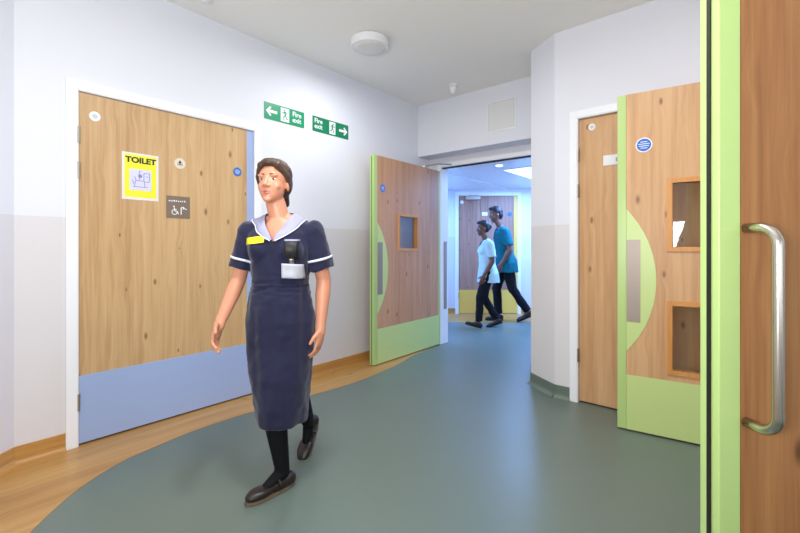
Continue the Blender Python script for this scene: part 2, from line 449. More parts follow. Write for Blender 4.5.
# bulkhead over the doorway
bm = bmesh.new(); add_box(bm, 0.0, 1.57, 0.0, REC, 2.245, H)
tag(build('wall_bulkhead', bm, M['wall'], None, (C.x, C.y, 0), rot_of(D)), kind='structure')
wall('wall_nib_return', Nn, A, th=0.10)
wall('wall_nib', A, B, th=0.12)
RD0, RD1 = 0.175, 1.115       # right cupboard door opening
wall('wall_right', B, E, holes=[(RD0, RD1, 0, 2.15)], th=0.12, ext1=0.1)
wall('wall_right_return', E, F, th=0.12)
wall('wall_side_right', F, G, holes=[(2.32, 4.32, 0.55, 2.45)], th=0.12, ext1=0.12)
wall('wall_back', G, S0, holes=[(0.3, 3.85, 0.6, 2.5)], th=0.12)
wall('wall_corridor_far', V2(-2.4, 7.42), V2(2.9, 7.42), holes=[(2.4+1.02, 2.4+2.06, 0, 2.075)], th=0.12)
wall('wall_corridor_right', V2(2.9, 7.42), V2(2.9, 2.9), th=0.12)
# backing rooms behind the doors (dark cupboards) are closed by the leaves themselves

# skirtings: coved vinyl, flat top band and a cove onto the floor
def skirting(name, P, Q, mat, h=0.10, cove=0.035, t=0.005, e0=0.0, e1=0.0):
    d = Q - P; L = d.length; d.normalize()
    prof = [(0.0, 0.0), (0.0, h), (-t, h - 0.002)]
    for k in range(9):
        a = k / 8 * PI / 2
        prof.append((-t - cove + cove * math.cos(a) if False else -t - cove * (1 - math.cos(a)), cove * (1 - math.sin(a)) + 0.0018))
    prof.append((-t - cove, 0.0))
    bm = bmesh.new()
    a = [bm.verts.new((-e0, y, z)) for y, z in prof]; b = [bm.verts.new((L + e1, y, z)) for y, z in prof]
    n = len(prof)
    bm.faces.new(a); bm.faces.new(b[::-1])
    for i in range(n):
        j = (i+1) % n
        bm.faces.new((a[i], b[i], b[j], a[j]))
    return tag(build(name, bm, mat, None, (P.x, P.y, 0), rot_of(d), smooth=False), kind='structure')
ARCH = 0.055
skirting('baseboard_side_left', S0, S1, M['skirtwood'])
skirting('baseboard_left', S1, S1 + U * (TD0 - ARCH), M['skirtwood'], e0=0.0)
skirting('baseboard_left', S1 + U * (TD1 + ARCH), R0, M['skirtwood'])
skirting('baseboard_doorway', R0 + D * 1.37, Nn, M['green_cove'])
skirting('baseboard_doorway', R0, R0 + D * 0.12, M['green_cove'])
skirting('baseboard_nib', A, B, M['green_cove'], e0=0.0)
skirting('baseboard_nib', Nn, A, M['green_cove'])
skirting('baseboard_right', B, B + RD * (RD0 - ARCH + 0.005), M['green_cove'])
skirting('baseboard_right', B + RD * (RD1 + ARCH), E, M['green_cove'])
skirting('baseboard_right_return', E, F, M['green_cove'])
skirting('baseboard_side_right', F, G, M['green_cove'])
skirting('baseboard_back', G, S0, M['green_cove'])
skirting('baseboard_corridor_far', V2(-2.2, 7.42), V2(1.02 - ARCH, 7.42), M['skirtwood'])
skirting('baseboard_corridor_far', V2(2.06 + ARCH, 7.42), V2(2.9, 7.42), M['skirtwood'])

# architraves (U-shaped, one mesh) and linings
def frame_set(name, O, d, s0, s1, top, w=ARCH, proud=0.014, depth=0.15, mat=None, lining=True, left=True, right=True):
    bm = bmesh.new()
    if left: add_box(bm, s0 - w, s0, -proud, 0.0, 0, top + w)
    if right: add_box(bm, s1, s1 + w, -proud, 0.0, 0, top + w)
    add_box(bm, s0 if left else s0, s1, -proud, 0.0, top, top + w)
    if lining:
        t = 0.006
        add_box(bm, s0 - 0.001, s0 + t, -proud + 0.003, depth, 0, top)
        add_box(bm, s1 - t, s1 + 0.001, -proud + 0.003, depth, 0, top)
        add_box(bm, s0 + t, s1 - t, -proud + 0.003, depth, top - t, top + 0.001)
    return tag(build(name, bm, mat or M['white'], None, (O.x, O.y, 0), rot_of(d), bevel=0.003), kind='structure')
frame_set('trim_1', S1, U, TD0, TD1, 2.105)
frame_set('trim_2', B, RD, RD0, RD1, 2.15, depth=0.12)
frame_set('trim_3', R0, D, 0.17, 1.315, 2.135, w=0.045)
frame_set('trim_4', V2(0, 7.42), V2(1, 0), 1.02, 2.06, 2.075, depth=0.12)

# unseen windows behind and beside the camera, added to let light in
def window(name, O, d, x0, x1, zl, zh, nb):
    t = tag(empty(name, (O.x, O.y, 0), rot_of(d)), kind='structure')
    bm = bmesh.new()
    for c, d_ in ((zl, zl+.05), (zh-.05, zh)): add_box(bm, x0, x1, 0.02, 0.09, c, d_)
    for i in range(nb + 1):
        xx = x0 + (x1 - x0 - .05)*i/nb; add_box(bm, xx, xx+.05, 0.02, 0.09, zl+.05, zh-.05)
    build('window_frame', bm, M['white'], t)
    bm = bmesh.new(); add_box(bm, x0, x1, -0.1, 0.02, zl-.03, zl)
    build('window_sill', bm, M['white'], t)
window('window_1', G, S0 - G, 0.3, 3.85, 0.6, 2.5, 3)
window('window_2', F, G - F, 2.32, 4.32, 0.55, 2.45, 2)
# ------------------------------------------------------------------ doors
def leaf_mesh(bm, w, h, th, z0, holes, x0=0.0):
    """slab with rectangular vision holes (xa, xb, za, zb), made of cells"""
    xs = sorted({x0, x0 + w} | {q for k in holes for q in k[:2]})
    zs = sorted({z0, h} | {q for k in holes for q in k[2:]})
    for i in range(len(xs)-1):
        for j in range(len(zs)-1):
            cx, cz = (xs[i]+xs[i+1])/2, (zs[j]+zs[j+1])/2
            if any(a < cx < b and c < cz < d for a, b, c, d in holes): continue
            add_box(bm, xs[i], xs[i+1], 0, th, zs[j], zs[j+1])
    bmesh.ops.remove_doubles(bm, verts=bm.verts, dist=1e-5)
    # drop the inner faces shared by two cells
    seen = {}
    for f in list(bm.faces):
        k = frozenset(v.index for v in f.verts)
    bm.verts.index_update()
    for f in list(bm.faces):
        k = frozenset(v.index for v in f.verts)
        if k in seen:
            bmesh.ops.delete(bm, geom=[x for x in (f, seen[k]) if x.is_valid], context='FACES_ONLY')
            seen.pop(k)
        else: seen[k] = f

def hinge(parent, x, z, h=0.10):
    bm = bmesh.new()
    add_tube(bm, [(x, -0.008, z - h/2), (x, -0.008, z + h/2)], 0.0075, 10)
    add_box(bm, x - 0.006, x + 0.008, -0.0035, 0.0, z - h/2, z + h/2)
    return build('hinge', bm, M['steel'], parent)

# -- toilet door (closed in its frame)
d1 = tag(empty('door_1', (S1.x, S1.y, 0), rot_of(U)), kind='structure')
X0, X1 = TD0 + 0.009, TD1 - 0.009
box('door_leaf', X0, X1 - 0.058, 0.004, 0.054, 0.012, 2.095, M['oak'], d1)
box('lipping', X1 - 0.0575, X1, 0.004, 0.054, 0.012, 2.095, M['blue'], d1)
box('kick_plate', X0 + 0.001, X1 - 0.001, 0.0, 0.0039, 0.014, 0.414, M['blue'], d1, bevel=0.001)
box('threshold_shadow_gap_strip', X0, X1, 0.02, 0.05, 0.0, 0.0115, M['black'], d1)
for z in (1.84, 1.63, 0.26): hinge(d1, X0 - 0.003, z)

# -- right cupboard door (closed)
d2 = tag(empty('door_2', (B.x, B.y, 0), rot_of(RD)), kind='structure')
box('door_leaf', RD0 + 0.008, RD1 - 0.008, 0.02, 0.065, 0.012, 2.14, M['oak3'], d2)
box('threshold_shadow_gap_strip', RD0 + 0.01, RD1 - 0.01, 0.03, 0.06, 0.0, 0.0115, M['black'], d2)
for z in (1.87, 1.60, 0.36): hinge(d2, RD0 + 0.006, z)

# -- lime green door leaves
def half_moon(xl, zc, half, sag, n=40):
    R = (half**2 + sag**2) / (2*sag)
    a0 = math.asin(half / R)
    return [(xl + R*math.cos(a) - (R - sag), zc + R*math.sin(a)) for a in [(-a0 + 2*a0*i/n) for i in range(n+1)]]

def green_leaf(name, P, d, w, h, windows, oak, th=0.054, push=True):
    t = tag(empty(name, (P.x, P.y, 0), rot_of(d)), kind='structure')
    z0 = 0.010; lip = 0.052
    bm = bmesh.new(); leaf_mesh(bm, w - 2*lip, h, th, z0, windows, x0=lip)
    build('door_leaf', bm, oak, t)
    box('lipping', 0, lip - 0.0005, 0, th, z0, h, M['greenlip'], t, bevel=0.003)
    box('lipping', w - lip + 0.0005, w, 0, th, z0, h, M['greenlip'], t, bevel=0.003)
    box('edge_seal', -0.0012, 0.0, th*0.42, th*0.58, z0 + 0.01, h - 0.01, M['seal'], t)
    if push:
        box('kick_plate', lip + 0.0005, w - lip - 0.0005, -0.0025, -0.0002, z0 + 0.002, 0.36, M['green'], t)
        bm = bmesh.new(); add_prism_y(bm, half_moon(lip, 0.965, 0.455, 0.165), -0.0030, -0.0002)
        build('half_moon_panel', bm, M['green'], t)
        box('push_plate', lip + 0.002, lip + 0.078, -0.0048, -0.0031, 0.700, 1.222, M['plate'], t, bevel=0.0008)
    for (a, b_, c, e) in windows:
        bm = bmesh.new(); f = 0.028
        for yy0, yy1 in ((-0.010, 0.012), (th - 0.012, th + 0.010)):
            add_box(bm, a - f, b_ + f, yy0, yy1, c - f, c); add_box(bm, a - f, b_ + f, yy0, yy1, e, e + f)
            add_box(bm, a - f, a, yy0, yy1, c, e); add_box(bm, b_, b_ + f, yy0, yy1, c, e)
        add_box(bm, a, a + .004, 0.012, th - .012, c, e); add_box(bm, b_ - .004, b_, 0.012, th - .012, c, e)
        fr = build('vision_frame', bm, M['beading'], t)
        box('glass_pane', a + .004, b_ - .004, th/2 - .003, th/2 + .003, c, e, M['glass'], fr)
    return t
GP = V2(-.258, 4.162); GD = (V2(.497, 5.120) - GP).normalized()
d3 = green_leaf('door_3', GP, GD, 1.215, 2.085, [(0.405, 0.720, 1.160, 1.500)], M['oak2'])
HP = V2(1.409, 2.749); HD = V2(.8312, -.5560)
d4 = green_leaf('door_4', HP, HD, 1.19, 2.153, [(0.300, 0.62, 1.178, 1.567), (0.300, 0.62, 0.428, 0.820)], M['oak3'])
BP = V2(.700, .930); BD = V2(.9962, .0872)
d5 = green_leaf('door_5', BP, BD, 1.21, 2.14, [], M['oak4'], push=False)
box('brush_seal', -0.004, -0.0012, 0.020, 0.030, 0.012, 2.138, M['black'], d5)
# D-shaped pull handle
bm = bmesh.new()
hx = 0.063; zt = 1.18 + 18.3/424*.937; zb = 1.18 - 175/424*.937
pr = 0.074; r = 0.040; pts = [(hx, 0.0, zt), (hx, -pr + r, zt)]
for k in range(1, 9):
    a = k/8*PI/2; pts.append((hx, -pr + r - r*math.sin(a), zt - r + r*math.cos(a)))
pts.append((hx, -pr, zb + r))
for k in range(1, 9):
    a = k/8*PI/2; pts.append((hx, -pr + r - r*math.cos(a), zb + r - r*math.sin(a)))
pts.append((hx, 0.0, zb))
add_tube(bm, pts, 0.0108, 20)
build('door_handle', bm, M['handle_steel'], d5, smooth=True)
# jamb the near leaf hangs on
# -- far yellow edged double door in the corridor
d6 = tag(empty('door_6', (0, 7.42, 0), 0), kind='structure')
a0, am, a1 = 1.028, 1.405, 2.052
M['oak5'] = mat_wood('oak_veneer_corridor', rgb(184, 146, 126), rgb(164, 124, 106), rgb(138, 100, 84), rgb(92, 54, 32), 9.1)
box('door_leaf', a0, am - .002, 0.004, 0.05, 0.012, 2.065, M['oak5'], d6)
box('door_leaf', am + .002, a1 - 0.058, 0.0, 0.05, 0.012, 2.065, M['oak5'], d6)
box('lipping', a1 - 0.0575, a1, 0.0, 0.05, 0.012, 2.065, M['yellow'], d6)
box('kick_plate', a0 + .001, am - .003, -0.0005, 0.0035, 0.014, 0.42, M['yellow'], d6)
box('kick_plate', am + .003, a1 - .001, -0.0045, -0.0005, 0.014, 0.42, M['yellow'], d6)
for z in (1.84, 0.32): hinge(d6, a0 - .002, z)
cl = box('door_closer', 1.14, 1.40, -0.05, 0.0035, 1.995, 2.06, M['steel'], d6, bevel=0.004)
bm = bmesh.new(); add_box(bm, 1.20, 1.36, -0.045, -0.030, 2.062, 2.07); add_box(bm, 1.22, 1.24, -0.045, 0.0, 2.07, 2.078)
build('closer_arm', bm, M['steel'], cl)

# closer arm above the lime green door by the corridor
bm = bmesh.new()
def lw(p): return (p[0], p[1], p[2])
hgD = GP + GD * 1.215
add_tube(bm, [(0.270, 4.860, 2.100), (0.425, 4.88, 2.128)], 0.007, 8)
add_tube(bm, [(0.425, 4.88, 2.132), (0.640, 5.02, 2.150)], 0.007, 8)
add_box(bm, 0.255, 0.285, 4.835, 4.870, 2.0852, 2.104)
add_box(bm, 0.625, 0.665, 5.00, 5.05, 2.142, 2.158)
ca = build('door_closer_arm', bm, M['steel'], None)
ca.parent = d3; ca.matrix_parent_inverse = (Matrix.Translation((GP.x, GP.y, 0)) @ Matrix.Rotation(rot_of(GD), 4, 'Z')).inverted()
# thin dark line along the doorway head
tag(box('trim_5', 0.180, 1.306, 0.015, 0.050, 2.116, 2.1285, M['black'], None, loc=(R0.x, R0.y, 0), rz=rot_of(D)), kind='structure')
# grey guard strip on the left jamb
tag(box('trim_6', 0.1765, 0.1815, 0.055, 0.115, 0.42, 1.24, M['plate'], None, loc=(R0.x, R0.y, 0), rz=rot_of(D)), kind='structure')

# ------------------------------------------------------------------ signs
def on_wall(O, d, s, z, y=0.0):
    q = O + d * s; n = V2(-d.y, d.x)
    q = q + n * y
    return (q.x, q.y, z)

def fire_exit(O, d, s, z, w, h, flip, label, green):
    t = empty('fire_exit_sign', on_wall(O, d, s, z), rot_of(d)); tag(t, label, 'sign')
    box('sign_board', 0, w, -0.004, -0.0002, 0, h, green, t)
    y0, y1 = -0.0050, -0.0042
    # arrow
    ax = 0.035 if not flip else w - 0.035
    sg = 1 if not flip else -1
    zc = h*0.5
    bm = bmesh.new()
    a = h * 0.30; L = h * 0.78; th = h * 0.085
    outline = [(0, 0), (a*0.95, a), (a*1.25, a*0.72), (a*0.80, th), (L, th), (L, -th), (a*0.80, -th), (a*1.25, -a*0.72), (a*0.95, -a)]
    pts = [(ax - (0.020*sg) + sg*x, zc + zz) for x, zz in outline]
    if flip: pts = pts[::-1]
    add_prism_y(bm, pts, y1, y0); build('arrow', bm, M['sign_white'], t)
    # running man in a white doorway
    px0 = w*0.39 if not flip else w*0.445
    pw = h*0.62 if not flip else h*0.55
    box('pictogram_door', px0, px0 + pw, y0, y1, h*0.08, h*0.92, M['sign_white'], t)
    bm = bmesh.new()
    m = -1 if not flip else 1
    cx = px0 + pw/2
    def limb(p, q, r):
        p = Vector((p[0], p[1])); q = Vector((q[0], q[1])); n = (q-p).orthogonal().normalized()*r
        add_prism_y(bm, [(cx + m*v.x, h*0.5 + v.y) for v in (p+n, q+n, q-n, p-n)], -0.0057, -0.0051)
    u = h
    add_prism_y(bm, [(cx + m*(0.06*u + 0.055*u*math.cos(k*PI/6)), h*0.5 + 0.29*u + 0.055*u*math.sin(k*PI/6)) for k in range(12)], -0.0057, -0.0051)
    limb((0.03*u, .22*u), (-.03*u, -.04*u), .05*u)
    limb((-.03*u, -.04*u), (.10*u, -.12*u), .03*u); limb((.10*u, -.12*u), (.08*u, -.32*u), .026*u)
    limb((-.03*u, -.04*u), (-.10*u, -.20*u), .03*u); limb((-.10*u, -.20*u), (-.24*u, -.24*u), .026*u)
    limb((.03*u, .19*u), (.14*u, .08*u), .024*u); limb((.14*u, .08*u), (.22*u, .14*u), .02*u)
    limb((.0, .20*u), (-.12*u, .14*u), .024*u); limb((-.12*u, .14*u), (-.16*u, .03*u), .02*u)
    build('running_figure', bm, green, t)
    tx = w*0.685 if not flip else w*0.045
    text('lettering', 'Fire\nexit', h*0.43, tx, h*0.58, -0.0046, M['sign_white'], t, bold=0.0012, sx=1.03)
    return t
fire_exit(S1, U, 1.521, 2.228, 0.400, 0.137, False, 'green fire exit sign with its arrow pointing left', M['sign_green'])
fire_exit(S1, U, 2.015, 2.230, 0.440, 0.137, True, 'green fire exit sign with its arrow pointing right', M['sign_green2'])

# yellow toilet poster
yF = 0.0038   # face of the toilet leaf
t = empty('toilet_poster', on_wall(S1, U, 0.509, 1.482, yF), rot_of(U))
tag(t, 'yellow and white paper poster reading TOILET on the oak door', 'poster')
w, h = 0.215, 0.302
box('paper_sheet', 0, w, -0.0008, -0.0001, 0, h, M['paper'], t)
box('yellow_field', 0.014, w-.014, -0.0012, -0.0008, 0.016, h-.012, M['poster_yellow'], t)
text('lettering', 'TOILET', 0.049, w/2 + .002, h-.062, -0.0016, M['ink'], t, bold=0.0022, align='CENTER', sx=1.12, depth=0.0003)
box('picture', 0.042, w-.044, -0.0016, -0.0012, 0.062, 0.198, M['poster_pic'], t)
bm = bmesh.new(); yy0, yy1 = -0.0020, -0.0016
def stroke(p, q, r=0.0022):
    p = Vector(p); q = Vector(q); n = (q-p).orthogonal().normalized()*r
    add_prism_y(bm, [tuple(p+n), tuple(q+n), tuple(q-n), tuple(p-n)], yy0, yy1)
for p, q in (((.062,.085),(.150,.085)), ((.070,.085),(.078,.125)), ((.078,.125),(.128,.125)), ((.128,.125),(.132,.085)),
             ((.080,.128),(.072,.150)), ((.100,.130),(.098,.185)), ((.126,.128),(.126,.176)), ((.126,.176),(.160,.176)), ((.160,.176),(.158,.12)),
             ((.158,.12),(.128,.120)), ((.098,.185),(.108,.190)), ((.066,.102),(.060,.128)), ((.140,.160),(.150,.150))):
    stroke(p, q)
add_prism_y(bm, disc_pts(.104, .155, .012, 20), yy0, yy1)
build('line_drawing', bm, M['lilac_ink'], t)

# taupe plaque
t = empty('accessible_toilet_plaque', on_wall(S1, U, 0.773, 1.376, yF), rot_of(U))
tag(t, 'square taupe plaque with white wheelchair symbol on the oak door', 'sign')
box('plaque_board', 0, 0.157, -0.004, -0.0001, 0, 0.152, M['plaque'], t, bevel=0.0008)
bm = bmesh.new(); ky = (-0.0048, -0.0041)
x = 0.014
random.seed(3)
for wd in (0.010, 0.009, 0.010, 0.006, 0.008, 0.010, 0.005, 0.009):   # small unreadable line of lettering
    add_box(bm, x, x + wd, ky[0], ky[1], 0.113, 0.121 + random.choice((0, .003))); x += wd + 0.0062
build('small_lettering', bm, M['sign_white'], t)
bm = bmesh.new()
def pstroke(p, q, r=0.0030):
    p = Vector(p); q = Vector(q); n = (q-p).orthogonal().normalized()*r
    add_prism_y(bm, [tuple(p+n), tuple(q+n), tuple(q-n), tuple(p-n)], ky[0], ky[1])
cx0, cz0 = 0.052, 0.042
for k in range(14):
    a0_, a1_ = math.radians(110 + k*18), math.radians(110 + (k+1)*18)
    pstroke((cx0 + .017*math.cos(a0_), cz0 + .017*math.sin(a0_)), (cx0 + .017*math.cos(a1_), cz0 + .017*math.sin(a1_)), .0026)
pstroke((.050, .072), (.054, .048), .0036); pstroke((.054, .048), (.070, .048), .003); pstroke((.070, .048), (.078, .028), .003); pstroke((.052, .060), (.066, .060), .0026)
add_prism_y(bm, disc_pts(.049, .080, .0055, 16), *ky)
build('wheelchair_symbol', bm, M['sign_white'], t)
bm = bmesh.new()
pstroke((.096, .026), (.096, .074), .0032); pstroke((.096, .074), (.112, .078), .003); pstroke((.112, .078), (.122, .066), .003); pstroke((.122, .066), (.134, .064), .003); pstroke((.112, .078), (.110, .062), .003)
build('shower_symbol', bm, M['sign_white'], t)

def round_sign(name, O, d, s, z, y, r, mat, label, rim=None, bars=False, arrow=False, core=None):
    t = empty(name, on_wall(O, d, s, z, y), rot_of(d)); tag(t, label, 'sign')
    bm = bmesh.new(); add_prism_y(bm, disc_pts(0, 0, r), -0.0026, -0.0001)
    build('disc', bm, rim or mat, t)
    if rim:
        bm = bmesh.new(); add_prism_y(bm, disc_pts(0, 0, r*0.86), -0.0032, -0.0026); build('disc_face', bm, mat, t)
    if bars:
        bm = bmesh.new()
        for zz, ww in ((.42, .42), (.14, .66), (-.14, .60), (-.42, .40)):
            add_box(bm, -ww*r, ww*r, -0.0038, -0.0026, (zz - .045)*r, (zz + .045)*r)
        build('small_lettering', bm, M['sign_white'], t)
    if core:
        bm = bmesh.new(); add_prism_y(bm, disc_pts(0, 0, r*0.5), -0.0034, -0.0026)
        add_prism_y(bm, disc_pts(0, 0, r*0.22, 16), -0.0040, -0.0034); build('centre_button', bm, core, t)
    if arrow:
        bm = bmesh.new()
        add_prism_y(bm, [(-.3*r, .1*r), (.3*r, .1*r), (0, .62*r)][::-1], -0.0034, -0.0026); add_box(bm, -.10*r, .10*r, -0.0034, -0.0026, -.35*r, .1*r)
        add_box(bm, -.42*r, -.3*r, -0.0034, -0.0026, -.4*r, 0); add_box(bm, .3*r, .42*r, -0.0034, -0.0026, -.4*r, 0)
        build('symbol', bm, M['ink'], t)
    return t
M['dull_white'] = mat_plain('dull_white', rgb(196, 202, 206), 0.4)
M['disc_cream'] = mat_plain('disc_cream', rgb(226, 214, 196), 0.4)
round_sign('round_door_disc', S1, U, 0.366, 1.968, yF, 0.029, M['whiteplastic'], 'small white disc at top left of the toilet door, above its hinges', core=M['dull_white'])
round_sign('round_door_disc', S1, U, 0.862, 1.757, yF, 0.037, M['disc_cream'], 'round cream disc with small black symbol, right of the yellow poster', arrow=True)
round_sign('fire_door_sign', S1, U, 1.290, 1.757, yF, 0.034, M['blue_sign'], 'round blue sign at the right edge of the toilet door', bars=True)
round_sign('fire_door_sign', GP, GD, 0.135, 1.765, 0, 0.038, M['blue_sign'], 'round blue sign on the open green edged door beside the corridor', bars=True)
round_sign('fire_door_sign', HP, HD, 0.150, 1.818, 0, 0.046, M['blue_sign'], 'round blue sign with white rim above the two small windows', rim=M['sign_white'], bars=True)
round_sign('round_door_disc', B, RD, 0.273, 1.18 + 120/424*3.147, 0.0198, 0.025, M['whiteplastic'], 'small white disc near the top of the plain oak door on the right', core=M['dull_white'])
round_sign('round_door_disc', V2(0, 7.42), V2(1, 0), 1.085, 1.955, 0.0038, 0.030, M['whiteplastic'], 'small pale disc on the far yellow edged door, below its closer')
round_sign('fire_door_sign', V2(0, 7.42), V2(1, 0), 1.915, 1.745, -0.0001, 0.040, M['blue_sign'], 'round blue sign on the far yellow edged corridor door', bars=False)
o = box('door_name_plate', 1.435, 1.53, -0.004, -0.0001, 1.72, 1.78, M['sign_white'], None, loc=(0, 7.42, 0)); tag(o, 'small white plate on the far corridor door, behind the walkers', 'sign')
# white sign holder on the right-hand oak door
t = empty('door_sign_holder', on_wall(B, RD, 0.353, 1.18 + 82/424*3.05, 0.0198), rot_of(RD))
tag(t, 'white slotted sign holder on oak door, half hidden by green door', 'sign')
box('holder_plate', 0, 0.20, -0.006, -0.0001, 0, 0.075, M['whiteplastic'], t, bevel=0.003)
box('slider', 0.085, 0.135, -0.0085, -0.006, 0.022, 0.050, M['plate'], t, bevel=0.002)

# ------------------------------------------------------------------ ceiling fittings
for lx, ly, _, lab in DRUMS:
  t = empty('ceiling_light', (lx, ly, H)); tag(t, lab, 'light', 'drum lights along the ceiling')
  bm = bmesh.new(); add_lathe(bm, [(0.135, 0.0), (0.150, -0.008), (0.152, -0.060), (0.146, -0.070), (0.128, -0.072)], n=64)
  build('lamp_body', bm, M['whiteplastic'], t, smooth=False, bevel=0.002)
  bm = bmesh.new(); add_lathe(bm, [(0.126, -0.068), (0.126, -0.074), (0.10, -0.078), (0.05, -0.081), (0.01, -0.082)], n=64)
  build('diffuser', bm, M['opal'], t, smooth=True)
t = empty('smoke_detector', (.548, 4.38, H)); tag(t, 'small white detector on ceiling in front of the bulkhead', 'detector')
bm = bmesh.new(); add_lathe(bm, [(0.050, 0.0), (0.050, -0.014), (0.042, -0.020)], n=32); build('base', bm, M['whiteplastic'], t)
bm = bmesh.new(); add_lathe(bm, [(0.040, -0.018), (0.036, -0.045), (0.022, -0.085), (0.012, -0.095)], n=32); build('sensor_head', bm, M['whiteplastic'], t, smooth=True)
t = empty('smoke_detector', (-1.285, 2.80, H)); tag(t, 'white ceiling detector cut off by the top edge of the photo', 'detector')
bm = bmesh.new(); add_lathe(bm, [(0.052, 0.0), (0.052, -0.016), (0.044, -0.022)], n=32); build('base', bm, M['whiteplastic'], t)
bm = bmesh.new(); add_lathe(bm, [(0.040, -0.020), (0.038, -0.040), (0.026, -0.052), (0.01, -0.056)], n=32); build('sensor_head', bm, M['whiteplastic'], t, smooth=True)
# access panel on the bulkhead
t = empty('access_panel', on_wall(C, D, 0.912, 2.372), rot_of(D)); tag(t, 'square cream access panel on the white bulkhead above the doorway', 'access panel')
bm = bmesh.new()
for a, b_, c, e in ((0, .33, 0, .016), (0, .33, .304, .32), (0, .016, .016, .304), (.314, .33, .016, .304)): add_box(bm, a, b_, -0.006, -0.0001, c, e)
build('panel_rim', bm, M['whiteplastic'], t)
box('panel_door', 0.018, 0.312, -0.004, -0.0001, 0.018, 0.302, M['panel_cream'], t)
# corridor rooflight, small dome and near ceiling panels
t = empty('rooflight', (1.35, 5.63, 2.20), rot_of(U)); tag(t, 'glowing rectangular ceiling panel in the blue corridor', 'light')
box('light_panel', 0.02, 1.28, -0.78, -0.02, -0.006, -0.0002, M['rooflight'], t)
bm = bmesh.new()
for a, b_, c, e in ((0, 1.3, -.02, 0), (0, 1.3, -.8, -.78), (0, .02, -.78, -.02), (1.28, 1.3, -.78, -.02)): add_box(bm, a, b_, c, e, -0.01, -0.0002)
build('panel_frame', bm, M['white'], t)
t = empty('ceiling_dome', (1.235, 5.28, 2.20)); tag(t, 'small round glowing dome near the doorway head in corridor ceiling', 'light')
bm = bmesh.new(); add_lathe(bm, [(0.055, -0.0002), (0.058, -0.006), (0.05, -0.010)], n=28); build('bezel', bm, M['white'], t)
bm = bmesh.new(); add_lathe(bm, [(0.046, -0.009), (0.040, -0.020), (0.02, -0.026)], n=28); build('lens', bm, M['ceiling_dome'], t)  # dome with a glow put into its material

# ------------------------------------------------------------------ people
def add_loft(bm, rings, n=28, power=2.0):
    """rings (cx, cy, z, rx, ry)"""
    R = []
    for cx, cy, z, rx, ry in rings:
        ring = []
        for k in range(n):
            a = 2*PI*k/n; c, s = math.cos(a), math.sin(a)
            c = math.copysign(abs(c)**(2/power), c); s = math.copysign(abs(s)**(2/power), s)
            ring.append(bm.verts.new((cx + rx*c, cy + ry*s, z)))
        R.append(ring)
    for a, b_ in zip(R, R[1:]):
        for k in range(n): bm.faces.new((a[k], a[(k+1)%n], b_[(k+1)%n], b_[k]))
    bm.faces.new(R[0][::-1]); bm.faces.new(R[-1])

def add_cap(bm, p, q, r1, r2, n=16, flat0=False, flat1=False):
    p = Vector(p); q = Vector(q); d = (q - p).normalized()
    up = d.orthogonal().normalized(); s = d.cross(up)
    R = []
    def ring(c, r): R.append([bm.verts.new(c + up*math.cos(2*PI*k/n)*r + s*math.sin(2*PI*k/n)*r) for k in range(n)])
    if not flat0:
        for a in (75, 50, 25): ring(p - d*r1*math.sin(math.radians(a)), r1*math.cos(math.radians(a)))
    ring(p, r1); ring(p.lerp(q, .5), (r1+r2)/2); ring(q, r2)
    if not flat1:
        for a in (25, 50, 75): ring(q + d*r2*math.sin(math.radians(a)), r2*math.cos(math.radians(a)))
    for a, b_ in zip(R, R[1:]):
        for k in range(n): bm.faces.new((a[k], a[(k+1)%n], b_[(k+1)%n], b_[k]))
    bm.faces.new(R[0][::-1]); bm.faces.new(R[-1])

def add_ell(bm, c, r, rot=None, sub=3):
    m = Matrix.Translation(c) @ (rot or Matrix.Identity(4)) @ Matrix.Diagonal((r[0], r[1], r[2], 1))
    bmesh.ops.create_icosphere(bm, subdivisions=sub, radius=1.0, matrix=m)

def remesh(name, bm, voxel, mat, parent, smooth=4, fn=None, cut=None):
    bmesh.ops.recalc_face_normals(bm, faces=bm.faces)
    me = bpy.data.meshes.new(name + '_src'); bm.to_mesh(me); bm.free()
    t = bpy.data.objects.new(name + '_tmp', me); COL.objects.link(t)
    r = t.modifiers.new('r', 'REMESH'); r.mode = 'VOXEL'; r.voxel_size = voxel
    s = t.modifiers.new('s', 'SMOOTH'); s.factor = 0.5; s.iterations = smooth
    bpy.context.view_layer.update()
    out = bpy.data.meshes.new_from_object(t.evaluated_get(bpy.context.evaluated_depsgraph_get()))
    bpy.data.objects.remove(t); bpy.data.meshes.remove(me)
    out.name = name
    if fn:
        out.update()
        nr = [v.normal.copy() for v in out.vertices]
        for v, nn in zip(out.vertices, nr):
            v.co = v.co + nn * fn(v.co)
    if cut:
        b2 = bmesh.new(); b2.from_mesh(out)
        dead = [v for v in b2.verts if cut(v.co)]
        bmesh.ops.delete(b2, geom=dead, context='VERTS'); b2.to_mesh(out); b2.free()
    out.materials.clear()
    return link_mesh(name, out, mat, parent, smooth=True)

